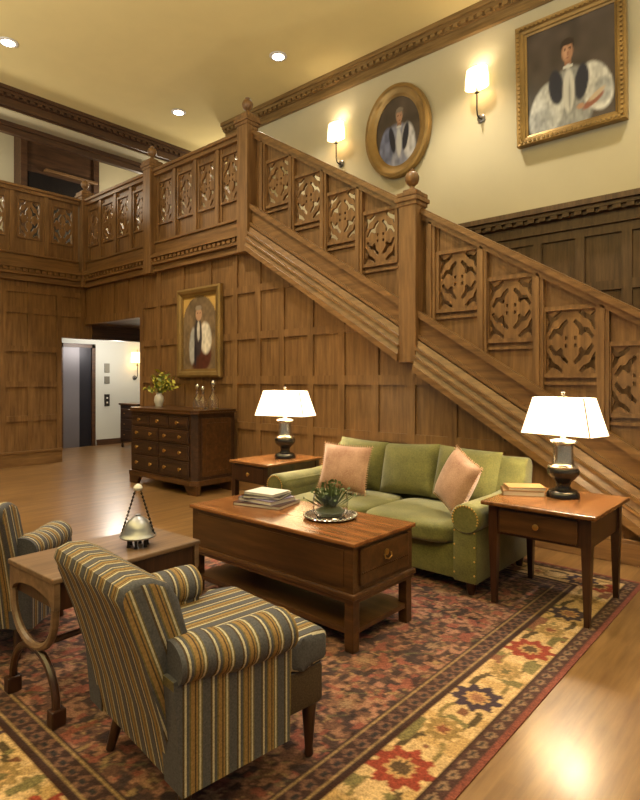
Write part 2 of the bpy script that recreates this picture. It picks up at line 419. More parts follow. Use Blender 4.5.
def newel(parent, x, y, z0, z1, w=.22, label=None):
    """square newel with moulded cap; returns the post, its ball finial as child"""
    b = BM(); h = w/2
    box(b, x-h, x+h, y-h, y+h, z0, z1, .008)
    for dz, e in ((.02,.012), (.06,.028), (.11,.014)): box(b, x-h-e, x+h+e, y-h-e, y+h+e, z1+dz-.03, z1+dz+.012, .006)
    box(b, x-h*.7, x+h*.7, y-h*.7, y+h*.7, z1+.11, z1+.16, .01)
    p = make('newel_post', b, 'oak', parent)
    b = BM(); lathe(b, [(.035,0), (.05,.012), (.03,.03), (.028,.05), (.06,.075), (.078,.11), (.078,.14), (.06,.175), (.03,.195), (.035,.21), (0,.225)], (x, y, z1+.15), 16, .9, .9)
    make('finial', b, 'oak', p, True)
    return p

# ------------------------------------------------------------------ staircase
stair = thing('staircase', 'oak staircase with pierced quatrefoil balustrade climbing left above the green sofa', 'staircase')
def Hr(x): return Ls(x)+1.50+.023*(x+1)            # underside of the handrail
def sbar(bm, x0, x1, o0, o1, ya, yb, o0b=None, o1b=None, Ls=Ls):
    """bar following the slope; offsets above Ls at front (ya) and back (yb)"""
    o0b = o0 if o0b is None else o0b; o1b = o1 if o1b is None else o1b
    v = [bm.verts.new(p) for p in ((x0,ya,Ls(x0)+o0), (x1,ya,Ls(x1)+o0), (x1,ya,Ls(x1)+o1), (x0,ya,Ls(x0)+o1),
                                   (x0,yb,Ls(x0)+o0b), (x1,yb,Ls(x1)+o0b), (x1,yb,Ls(x1)+o1b), (x0,yb,Ls(x0)+o1b))]
    for q in ((0,1,2,3),(7,6,5,4),(0,4,5,1),(1,5,6,2),(2,6,7,3),(3,7,4,0)): bm.faces.new([v[i] for i in q])
def flight(x0, x1):
    b = BM()
    sbar(b, x0, x1, .0, .55, WY-.03, WY+.11)
    sbar(b, x0, x1, .50, .565, WY-.07, WY)              # top bead
    sbar(b, x0, x1, .30, .335, WY-.065, WY)
    # battered lower board, leaning out towards its foot
    v = []
    for x in (x0, x1):
        for y, o in ((WY-.135, .03), (WY-.06, .28), (WY, .28), (WY, .03)): v.append(b.verts.new((x, y, Ls(x)+o)))
    for q in ((0,1,5,4),(1,2,6,5),(2,3,7,6),(3,0,4,7),(0,3,2,1),(4,5,6,7)): b.faces.new([v[i] for i in q])
    sbar(b, x0, x1, .185, .215, WY-.115, WY-.05)
    sbar(b, x0, x1, .10, .125, WY-.14, WY-.06)
    sbar(b, x0, x1, -.03, .035, WY-.15, WY)             # foot bead
    return b
str_ = make('stringer', flight(-5.37, -3.12), 'oak_x', stair)
make('stringer', flight(-2.94, -.55), 'oak_x', stair)
for x0, x1 in ((-5.37, -3.12), (-2.94, -.53)):
    b = BM()
    sbar(b, x0, x1, .055, .10, WY-.03, WY+.18, Ls=Hr); sbar(b, x0, x1, 0, .055, WY, WY+.15, Ls=Hr); sbar(b, x0, x1, .10, .118, WY-.01, WY+.16, Ls=Hr)
    make('handrail', b, 'oak_x', stair)
bays = [-4.965, -4.475, -3.97, -3.46, -2.565, -2.06, -1.555, -1.05]
edges = [(-5.36,-4.72), (-4.72,-4.22), (-4.22,-3.715), (-3.715,-3.1), (-2.95,-2.3125), (-2.3125,-1.8075), (-1.8075,-1.3), (-1.3,-.75)]
for cx, (e0, e1) in zip(bays, edges):
    cz = 2.335-.615*(cx+2.565); w, h = .41, .54
    b = BM(); y0, y1 = WY+.05, WY+.10
    x0, x1 = cx-w/2, cx+w/2; T = lambda x: Hr(x)+.02; B = lambda x: Ls(x)+.54
    prism(b, [(e0,B(e0)), (x0,B(x0)), (x0,T(x0)), (e0,T(e0))], y0, y1)
    prism(b, [(x1,B(x1)), (e1,B(e1)), (e1,T(e1)), (x1,T(x1))], y0, y1)
    prism(b, [(x0,B(x0)), (x1,B(x1)), (x1,cz-h/2), (x0,cz-h/2)], y0+.015, y1)
    prism(b, [(x0,cz+h/2), (x1,cz+h/2), (x1,T(x1)), (x0,T(x0))], y0+.015, y1)
    rim(b, cx, cz, w-.02, h-.02, y0-.018, y1, .035)
    box(b, cx-w/2-.03, cx+w/2+.03, y0-.012, y1, cz-h/2-.085, cz-h/2-.06)
    p = make('balustrade_panel', b, 'oak', stair)
    add_tracery(TR_STAIR, p, (cx, WY+.075, cz))
for x in (-4.72, -4.22, -3.715, -2.3125, -1.8075, -1.3, -5.22, -2.84):
    b = BM(); w = .045
    for q, ya, yb in ((w, WY+.015, WY+.11), (.015, WY, WY+.015)):
        prism(b, [(x-q,Ls(x-q)+.53), (x+q,Ls(x+q)+.53), (x+q,Hr(x+q)+.02), (x-q,Hr(x-q)+.02)], ya, yb)
    make('muntin', b, 'oak', stair)
newel(stair, -3.03, WY-.01, 1.57, 3.10, .195)
newel(stair, -5.46, WY-.01, 3.0, 4.60, .195)
newel(stair, -.44, WY, 0, 1.5)
b = BM()                                               # the steps themselves, behind the string
n = 19
for k in range(n):
    x1 = -.52-k*.257; z = (k+1)*ZF/n
    box(b, x1-.257, x1, WY+.08, CY-.06, max(0, z-.36), z)
make('steps', b, 'oak_dark', stair)

# ------------------------------------------------------------------ landing and gallery balustrades
def gallery_run(parent, p0, p1, n, z_top=4.56):
    """n bays from p0 to p1 along X in local space of an Empty"""
    W = (p1-p0)/n
    b = BM(); box(b, p0, p1, -.075, .13, z_top-.045, z_top, .008); box(b, p0, p1, -.045, .10, z_top-.10, z_top-.045); make('handrail', b, 'oak_x', parent)
    b = BM(); box(b, p0, p1, -.02, .06, 3.30, 3.44); box(b, p0, p1, -.045, .06, 3.44, 3.475, .006); make('bottom_rail', b, 'oak_x', parent)
    for k in range(n):
        cx = p0+(k+.5)*W; cz, w, h = 4.045, .34, .62; x0, x1 = cx-w/2, cx+w/2; e0, e1 = cx-W/2, cx+W/2
        b = BM()
        box(b, e0, x0, 0, .05, 3.47, z_top-.09); box(b, x1, e1, 0, .05, 3.47, z_top-.09)
        box(b, x0, x1, .012, .05, 3.47, cz-h/2); box(b, x0, x1, .012, .05, cz+h/2, z_top-.09)
        rim(b, cx, cz, w-.02, h-.02, -.018, .05, .03)
        q = make('balustrade_panel', b, 'oak', parent); add_tracery(TR_GAL, q, (cx, .025, cz))
    for k in range(1, n):
        x = p0+k*W; b = BM(); box(b, x-.035, x+.035, -.03, .05, 3.47, z_top-.09); make('muntin', b, 'oak', parent)
lb = thing('landing_balustrade', 'pierced oak balustrade with ball-topped newels along the landing above the portrait', 'balustrade', (0, WY, 0))
gallery_run(lb, -9.70, -7.745, 4); gallery_run(lb, -7.535, -5.56, 4)
newel(lb, -7.64, -.01, 3.0, 4.58, .2)
newel(lb, -9.80, 0, 3.03, 4.58, .2)
gb = thing('gallery_balustrade', 'pierced oak balustrade of the upper gallery on the far left wall', 'balustrade', (LX, 0, 0), PI/2)
gallery_run(gb, 1.38, 4.68, 6)

# ------------------------------------------------------------------ downlights
dl = None
spots = [(-8.41,3.03), (-5.87,5.73), (-8.39,5.78)]
lab = ['round recessed downlight nearest the left edge of the photo', 'round recessed downlight nearest the right-hand crown moulding', 'round recessed downlight directly over the landing newel, lowest in the photo']
for (x, y), l in zip(spots, lab):
    if dl is None:
        d = dl = thing('downlight', l, 'ceiling light', (x, y, ZC), 0, 'recessed downlights')
        b = BM(); rp = [(.10,-.012), (.125,-.012), (.13,-.004), (.13,0), (.10,0)]
        lathe(b, [(.088,-.001), (.088,-.014), (.12,-.014), (.128,-.006), (.128,-.001)], seg=28); make('trim_ring', b, 'white', d, True)
        b = BM(); lathe(b, [(0,-.017), (.085,-.017), (.085,-.015), (0,-.015)], seg=28); make('lens', b, 'bulb', d)
    else:
        d = copy_tree(dl); d.location = (x, y, ZC); d['label'] = l
def light(kind, name, loc, energy, col=WARM, size=.1, **kw):
    l = bpy.data.lights.new(name, kind); l.energy = energy; l.color = col
    if kind in ('POINT', 'SPOT'): l.shadow_soft_size = size
    for k, v in kw.items(): setattr(l, k, v)
    o = bpy.data.objects.new(name, l); COL.objects.link(o); o.location = loc; return o
EN = {(-8.40,5.75):170, (-8.40,3.03):620, (-8.40,.3):560, (-5.87,5.75):260, (-5.87,3.03):520, (-5.87,.3):240, (-3.34,5.75):330, (-3.34,3.03):340, (-3.34,.3):60, (-.81,5.75):250, (-.81,3.03):220, (-.81,.3):60}  # beams of the modelled downlights, plus unseen fill spots added on their grid
for (x, y), e in EN.items():
    light('SPOT', 'downlight_and_fill_beam', (x, y, ZC-.06), e, WARM, .09, spot_size=math.radians(52 if x < -8 and y < 5 else 95), spot_blend=.7)

# unseen area strips added as fill, throwing light up over the ceiling
for nm, loc, sx, e in (('ceiling_fill_strip', (-3, -2.6, 3.3), 13, 1500), ('ceiling_fill_strip', (3.4, 3, 3.3), 0, 760)):
    o = light('AREA', nm, loc, e, (1, .94, .78)); o.rotation_euler = (PI, 0, 0)
    o.data.shape = 'RECTANGLE'; o.data.size = sx or .4; o.data.size_y = .4 if sx else 10
# ------------------------------------------------------------------ paintings
def canvas(name, w, h, fn, parent, y, nx=64, oval=False):
    ny = int(nx*h/w); b = BM(); idx = []
    vs = [[b.verts.new((w*(i/nx-.5), y, h*(j/ny-.5))) for i in range(nx+1)] for j in range(ny+1)]
    for j in range(ny):
        for i in range(nx):
            if oval and ((i+.5)/nx*2-1)**2+((j+.5)/ny*2-1)**2 > 1.05: continue
            b.faces.new((vs[j][i], vs[j][i+1], vs[j+1][i+1], vs[j+1][i]))
    o = make(name, b, 'canvas', parent)
    me = o.data; n = len(me.vertices); co = np.zeros(n*3); me.vertices.foreach_get('co', co); co = co.reshape(-1, 3)
    u, v = co[:,0]/w+.5, co[:,2]/h+.5
    c = fn(u, v, w/h); at = me.color_attributes.new('Col', 'FLOAT_COLOR', 'POINT')
    at.data.foreach_set('color', np.concatenate([c, np.ones((n,1))], 1).astype(np.float32).ravel())
    return o
def C3(*c): return np.array(srgb(*c)[:3])
def vnoise(u, v, s, seed=0):
    r = np.random.default_rng(seed); g = r.random((64, 64)); x, y = u*s, v*s
    xi, yi = np.floor(x).astype(int), np.floor(y).astype(int); fx, fy = x-xi, y-yi
    fx = fx*fx*(3-2*fx); fy = fy*fy*(3-2*fy); G = lambda a, b: g[a % 64, b % 64]
    return (G(xi,yi)*(1-fx)+G(xi+1,yi)*fx)*(1-fy)+(G(xi,yi+1)*(1-fx)+G(xi+1,yi+1)*fx)*fy
def paint(c, mask, col, a=1.0):
    m = (np.clip(mask, 0, 1)*a)[:,None]; c[:] = c*(1-m)+np.array(col)*m
def ell(u, v, cx, cy, rx, ry, soft=.15, rot=0):
    x, y = u-cx, v-cy; ca, sa = math.cos(rot), math.sin(rot); x, y = x*ca+y*sa, -x*sa+y*ca
    return np.clip((1-np.sqrt((x/rx)**2+(y/ry)**2))/soft, 0, 1)
def port_large(u, v, ar):
    n = vnoise(u, v, 9, 1); c = C3(78,68,62)*(.7+.6*n[:,None])*np.ones((len(u),1))
    paint(c, ell(u, v, .1, .1, .5, .6, .8), C3(64,70,70), .5)
    # robes
    f = vnoise(u*1.4, v, 26, 2)[:,None]; g = vnoise(u*2, v*.6, 20, 3)[:,None]
    W1, W2, W3 = C3(168,170,168), C3(196,198,194), C3(208,208,202)
    paint(c, ell(u, v, .50, .22, .30, .36), W1*.8)
    paint(c, ell(u, v, .23, .20, .21, .30, .14, -.35), W2); paint(c, ell(u, v, .17, .10, .17, .16, .3, -.2), W1)
    paint(c, ell(u, v, .79, .30, .18, .27, .14, .45), W3); paint(c, ell(u, v, .86, .24, .12, .14, .3), W1)
    c[:] = np.where((c.sum(1) > .6)[:,None], c*(.55+.45*f+.4*g), c)
    paint(c, ell(u, v, .345, .40, .095, .19, .2, .12), C3(44,46,62)); paint(c, ell(u, v, .635, .38, .085, .19, .2, -.15), C3(44,46,62))
    paint(c, ell(u, v, .49, .33, .075, .23, .2), W3); paint(c, ell(u, v, .50, .28, .02, .2, .6), W1*.8)
    paint(c, ell(u, v, .76, .17, .15, .045, .3, .45), C3(150,96,78)); paint(c, ell(u, v, .80, .22, .12, .03, .3, .5), C3(196,176,150)); paint(c, ell(u, v, .62, .15, .05, .03, .3, .1), C3(186,146,118))
    paint(c, ell(u, v, .485, .60, .045, .06), C3(150,108,84)); paint(c, ell(u, v, .485, .565, .06, .022), W3)
    paint(c, ell(u, v, .48, .77, .085, .075), C3(52,40,34)); paint(c, ell(u, v, .48, .705, .072, .105, .2), C3(172,128,100)); paint(c, ell(u, v, .46, .70, .04, .085, .7), C3(204,164,134), .7)
    paint(c, ell(u, v, .485, .80, .08, .035), C3(52,40,34))
    for x in (.453, .51): paint(c, ell(u, v, x, .722, .012, .007), C3(74,54,44)); paint(c, ell(u, v, x, .738, .018, .004), C3(74,54,44))
    paint(c, ell(u, v, .482, .69, .008, .025), C3(150,104,80)); paint(c, ell(u, v, .482, .652, .018, .005), C3(140,92,76))
    return c
def port_oval(u, v, ar):
    n = vnoise(u, v, 8, 5); c = C3(86,74,64)*(.6+.6*n[:,None])*np.ones((len(u),1))
    f = vnoise(u, v*.8, 18, 6)[:,None]
    paint(c, ell(u, v, .48, .22, .42, .42), C3(150,154,178)); paint(c, ell(u, v, .24, .3, .18, .32, .2, -.2), C3(124,132,168))
    paint(c, ell(u, v, .74, .32, .16, .3, .2, .15), C3(196,196,200))
    c[:] = np.where((c.sum(1) > .4)[:,None], c*(.6+.7*f), c)
    paint(c, ell(u, v, .37, .40, .07, .22, .2, .2), C3(40,42,60)); paint(c, ell(u, v, .67, .40, .07, .22, .2, -.25), C3(40,42,60))
    paint(c, ell(u, v, .52, .34, .07, .24, .3), C3(206,208,212)); paint(c, ell(u, v, .53, .60, .05, .06), C3(150,112,90)); paint(c, ell(u, v, .53, .565, .06, .02), C3(206,206,206))
    paint(c, ell(u, v, .54, .745, .095, .10), C3(120,108,96)); paint(c, ell(u, v, .54, .71, .075, .10), C3(178,138,112)); paint(c, ell(u, v, .55, .80, .085, .04), C3(130,120,108))
    for x in (.51, .57): paint(c, ell(u, v, x, .725, .013, .007), C3(84,64,54))
    paint(c, ell(u, v, .542, .655, .02, .005), C3(140,96,80))
    return c
def port_arch(u, v, ar):
    n = vnoise(u, v, 8, 8); c = C3(124,104,80)*(.7+.6*n[:,None])*np.ones((len(u),1))
    f = vnoise(u, v, 22, 9)[:,None]
    paint(c, ell(u, v, .52, .2, .36, .26), C3(86,46,36)); paint(c, ell(u, v, .68, .42, .19, .24, .2, .2), C3(226,218,204))
    paint(c, ell(u, v, .3, .32, .12, .28, .2, -.1), C3(176,176,176)); paint(c, ell(u, v, .46, .44, .13, .3, .2), C3(62,56,62))
    paint(c, ell(u, v, .47, .52, .05, .16, .3), C3(206,202,194)); paint(c, ell(u, v, .38, .2, .05, .2, .3), C3(40,40,52))
    c[:] = c*(.7+.5*f)
    paint(c, ell(u, v, .48, .75, .10, .10), C3(188,150,122)); paint(c, ell(u, v, .47, .835, .10, .04), C3(150,138,124))
    for x in (.445, .515): paint(c, ell(u, v, x, .76, .018, .01), C3(70,50,42))
    # gilt spandrels above a round-headed slip
    arch = (np.maximum(0, ((u-.5)/.5)**2+((v-.62)/.38)**2-1) > 0) & (v > .62)
    paint(c, arch.astype(float), C3(196,160,92)); return c
GPROF = [(0,.01), (0,.03), (.02,.04), (.03,.055), (.06,.06), (.085,.085), (.11,.09), (.12,.075), (.12,.0)]
t = thing('portrait', 'large rectangular gilt-framed portrait of a white-sleeved cleric, top right', 'painting', (-2.14, CY-.005, 4.845))
b = BM(); rect_frame(b, .94, 1.14, GPROF)
for sx in (-1, 1):
    for k in range(26): z = -.62+k*.05; box(b, sx*.548-.014, sx*.548+.014, -.098, -.085, z-.014, z+.014)
for sz in (-1, 1):
    for k in range(22): x = -.53+k*.05; box(b, x-.014, x+.014, -.098, -.085, sz*.648-.014, sz*.648+.014)
make('frame', b, 'gold', t); canvas('canvas', .95, 1.15, port_large, t, -.02)
t.rotation_euler = (math.radians(2.5), 0, 0); t.location.y -= .04
t = thing('portrait', 'oval gilt-framed portrait hanging between the two wall sconces', 'painting', (-4.44, CY-.03, 4.855))
b = BM(); oval_frame(b, .36, .47, [(0,.01), (0,.03), (.03,.045), (.05,.06), (.09,.06), (.12,.085), (.16,.08), (.17,.06), (.17,0)]); make('frame', b, 'gold', t, True)
canvas('canvas', .73, .95, port_oval, t, -.02, 56, True)
t.rotation_euler = (math.radians(2), 0, 0)
t = thing('portrait', 'small arched-top gilt-framed portrait hanging above the chest of drawers', 'painting', (-6.44, WY-.005, 2.055))
b = BM(); rect_frame(b, .74, 1.0, [(0,.01), (0,.035), (.03,.04), (.05,.06), (.09,.07), (.12,.05), (.12,0)]); make('frame', b, 'gold', t)
canvas('canvas', .75, 1.01, port_arch, t, -.02, 48)

# ------------------------------------------------------------------ sconces
def sconce(x, y, z, rz, l, g=True, k=1.0):
    t = thing('wall_sconce', l, 'wall light', (x, y, z), rz, 'brass candle-arm wall sconces' if g else None)
    b = BM(); lathe(b, [(0,0), (.05,.004), (.055,.012), (.04,.02), (0,.022)], seg=20)
    for v in b.verts: v.co = Vector((v.co.x, -v.co.z, v.co.y))
    make('backplate', b, 'pewter', t, True)
    b = BM(); tube(b, [(0,-.015,0), (0,-.06,-.02), (0,-.11,.0), (0,-.13,.06), (0,-.13,.33)], .009); lathe(b, [(0,0), (.03,.004), (.018,.03), (0,.04)], (0,-.13,.27), 14); make('arm', b, 'iron', t, True)
    b = BM(); lathe(b, [(.155,.34), (.15,.46), (.135,.57), (.131,.57), (.146,.46), (.151,.34)], (0,-.13,0), 24, 1, .62)
    f = b.faces[:]; make('shade', b, 'sconce_shade', t, True)
    b = BM(); tube(b, [(0,-.13,.33), (0,-.13,.62)], .005, 6); lathe(b, [(0,0), (.012,.01), (0,.03)], (0,-.13,.61), 8); make('finial', b, 'brass', t, True)
    return t
sconce(-3.22, CY, 4.68, 0, 'glowing wall sconce between the oval and the large portrait')
sconce(-5.49, CY, 4.68, 0, 'glowing wall sconce left of the oval portrait, over the stair rail')
for x in (-3.22, -5.49, -1.0, 1.3):  # right-hand positions hold no sconce; fill uplights added for the ceiling
    o = light('SPOT', 'sconce_and_fill_uplight', (x, CY-.16, 5.30), 5, WARM, .06, spot_size=math.radians(150), spot_blend=.8); o.rotation_euler = (math.radians(180-28), 0, 0)
for x in (-3.22, -5.49): light('POINT', 'sconce_bulb', (x, CY-.13, 5.31), 1.2, WARM, .05); light('POINT', 'sconce_bulb', (x, CY-.13, 4.98), 1.5, WARM, .05)

# ------------------------------------------------------------------ hall beyond the opening
t = thing('elevator', 'grey steel elevator door in a brown frame at the end of the hall', 'elevator', (-11.7, 5.6, 0))
b = BM(); box(b, 0, .02, -.35, .0, 0, 2.08); make('door', b, 'steel', t)
b = BM(); box(b, 0, .014, .003, .26, 0, 2.08); make('door', b, 'steel_dark', t)
b = BM(); box(b, 0, .05, .26, .34, 0, 2.16); box(b, 0, .05, -.42, -.35, 0, 2.16); box(b, 0, .05, -.42, .34, 2.08, 2.16); make('frame', b, 'oak_dark_y', t)
for nm, y, z, h, l, c in (('floor_indicator', 6.22, 1.66, .2, 'upper grey floor indicator plate beside the elevator', 'indicator'), ('wall_plate', 6.22, 1.40, .16, 'middle grey plate beside the elevator, over the call buttons', 'plate'), ('call_button_panel', 6.22, .96, .26, 'dark call button panel lowest beside the elevator', 'panel')):
    b = BM(); box(b, -11.7, -11.685, y-.06, y+.06, z-h/2, z+h/2, .004)
    o = make(nm, b, 'plate' if nm != 'call_button_panel' else 'iron'); tag(o, l, c)
    if nm == 'call_button_panel':
        for dz in (.05, -.05):
            b = BM(); box(b, -11.685, -11.678, y-.018, y+.018, z+dz-.018, z+dz+.018, .003); make('button', b, 'white', o)
sconce(-11.7, 6.88, 1.45, PI/2, 'small lit sconce on the hall wall beyond the opening', False)
light('POINT', 'hall_lamp', (-10.7, 5.9, 2.1), 60, (1,.93,.84), .15)
light('SPOT', 'hall_fill_spot', (-10.6, 5.3, 2.8), 150, WARM, .08, spot_size=math.radians(80), spot_blend=.6)  # added spot without a fitting, brightens the hall floor
light('POINT', 'hall_lamp', (-10.9, 6.8, 1.75), 9, WARM, .06)
t = thing('hall_cabinet', 'dark carved cabinet partly hidden behind the left end of the chest', 'cabinet', (-10.72, 6.35, 0))
b = BM(); box(b, -.28, .4, -.2, .2, .14, .88); make('body', b, 'chestwood', t)
b = BM(); box(b, -.31, .43, -.23, .23, .88, .92, .008); make('top', b, 'walnut', t)
for sx in (-.25, .37):
    for sy in (-.17, .17): b = BM(); lathe(b, [(.02,0), (.03,.03), (.022,.08), (.035,.14)], (sx, sy, 0), 10); make('leg', b, 'chestwood', t, True)
for z in (.28, .5, .72):
    b = BM(); box(b, -.25, .37, -.215, -.2, z-.09, z+.09, .005); d = make('drawer', b, 'chestwood', t)
    for x in (-.1, .22): b = BM(); lathe(b, [(0,-.02), (.016,-.012), (.016,0), (0,0)], (x, -.217, z), 8); make('knob', b, 'brass', d)

# gallery light
light('POINT', 'gallery_lamp', (-11.0, 6.9, 5.0), 80, WARM, .2); light('POINT', 'gallery_lamp', (-11.1, 3.0, 5.0), 80, WARM, .2)
light('POINT', 'landing_lamp', (-8.9, 7.9, 5.4), 60, WARM, .2)

# ------------------------------------------------------------------ chest of drawers
t = thing('chest_of_drawers', 'dark antique chest of drawers with brass knobs under the arched portrait', 'chest of drawers', (-6.40, 4.43, 0))
W, D = .74, .31
b = BM()
prism(b, [(-W+.06,-D), (W-.06,-D), (W,-D+.06), (W,D), (-W,D), (-W,-D+.06)], .13, .985, 'xy'); make('body', b, 'chestwood', t)
b = BM(); prism(b, [(-W+.04,-D-.035), (W-.04,-D-.035), (W+.035,-D+.04), (W+.035,D+.02), (-W-.035,D+.02), (-W-.035,-D+.04)], .985, 1.0, 'xy')
prism(b, [(-W+.05,-D-.02), (W-.05,-D-.02), (W+.02,-D+.05), (W+.02,D+.01), (-W-.02,D+.01), (-W-.02,-D+.05)], 1.0, 1.03, 'xy'); make('top', b, 'walnut', t)
b = BM(); prism(b, [(-W+.05,-D-.03), (W-.05,-D-.03), (W+.03,-D+.05), (W+.03,D), (-W-.03,D), (-W-.03,-D+.05)], .12, .18, 'xy'); make('plinth', b, 'walnut', t)
for sx in (-1, 1):
    for sy in (-1, 1):
        b = BM(); prism(b, [(sx*(W-.16),-.0+0), (sx*(W+.02),0), (sx*(W+.03),.12), (sx*(W-.26),.12), (sx*(W-.2),.06)], sy*(D-.02)-.05*(sy>0)-.0, sy*(D-.02)+.05*(sy<0), 'xz')
        make('bracket_foot', b, 'walnut', t)
rows = [(.21,.40), (.42,.60), (.62,.78), (.80,.95)]
for r, (z0, z1) in enumerate(rows):
    nc = 3 if r == 3 else 2; ww = 2*(W-.09)/nc
    for k in range(nc):
        x0 = -W+.09+k*ww; b = BM(); box(b, x0+.008, x0+ww-.008, -D-.016, -D, z0, z1, .006); box(b, x0+.035, x0+ww-.035, -D-.021, -D-.014, z0+.025, z1-.025, .003)
        d = make('drawer', b, 'chestwood', t)
        for q in (.25, .75) if r < 3 else (.5,):
            b = BM(); lathe(b, [(.012,0), (.008,.012), (.022,.02), (.022,.03), (0,.038)], seg=12)
            for v in b.verts: v.co = Vector((x0+ww*q+v.co.x, -D-.021-v.co.z, (z0+z1)/2+v.co.y))
            make('knob', b, 'brass', d, True)
b = BM(); box(b, W, W+.012, -D+.11, D-.06, .22, .93, .004); box(b, W+.008, W+.018, -D+.17, D-.12, .28, .87, .004); make('side_panel', b, 'walnut', t)
# flowers on the chest
t = thing('flower_vase', 'small pale vase of yellow-green sprays on the left end of the chest', 'vase', (-7.0, 4.5, 1.03))
b = BM(); lathe(b, [(0,0), (.045,0), (.05,.02), (.07,.08), (.06,.14), (.035,.17), (.045,.19), (.04,.19), (.03,.165), (0,.05)], seg=20); make('vase', b, 'white', t, True)
b = BM(); b2 = BM()
for k in range(46):
    a, e = random.uniform(0, 2*PI), random.uniform(.35, 1.45); ln = random.uniform(.16, .36)
    d = Vector((math.cos(a)*math.cos(e), math.sin(a)*math.cos(e), math.sin(e))); p0 = Vector((0,0,.17)); p1 = p0+d*ln
    if k < 26: tube(b, [p0, p0.lerp(p1,.5)+Vector((0,0,.02)), p1], .003, 5)
    for q in range(5):
        c = p0.lerp(p1, random.uniform(.45, 1.05)); n = Vector((random.uniform(-1,1), random.uniform(-1,1), random.uniform(-.3,1))).normalized(); s = n.orthogonal().normalized(); l = random.uniform(.025,.05)
        tg = b if (q % 2) else b2
        v = [tg.verts.new(c+o) for o in (-n*l, s*l*.45, n*l, -s*l*.45)]; tg.faces.new(v)
make('foliage', b, 'leaf', t); make('blossom', b2, 'leafy', t)
# glass decanters
def decanter(x, y, s, l, stopper=True):
    t = thing('decanter', l, 'decanter', (x, y, 1.03), 0, 'clear glass decanters on the chest')
    b = BM(); lathe(b, [(0,0), (.05*s,0), (.056*s,.02), (.056*s,.11*s), (.03*s,.15*s), (.018*s,.17*s), (.018*s,.22*s), (.028*s,.235*s), (.024*s,.235*s), (.014*s,.22*s), (.014*s,.17*s), (.026*s,.147*s), (.05*s,.108*s), (.05*s,.03), (0,.025)], seg=18); make('body', b, 'glass', t, True)
    b = BM(); lathe(b, [(0,.20*s), (.013*s,.21*s), (.013*s,.238*s), (.026*s,.255*s), (.028*s,.28*s), (.012*s,.305*s), (0,.31*s)], seg=12); make('stopper', b, 'silver', t, True)
decanter(-6.00, 4.42, 1.05, 'short round glass decanter, farthest left of the decanters')
decanter(-5.86, 4.40, .95, 'short glass decanter in the middle of the three on the chest')
decanter(-5.73, 4.46, 1.2, 'tall slim glass decanter nearest the right end of the chest')

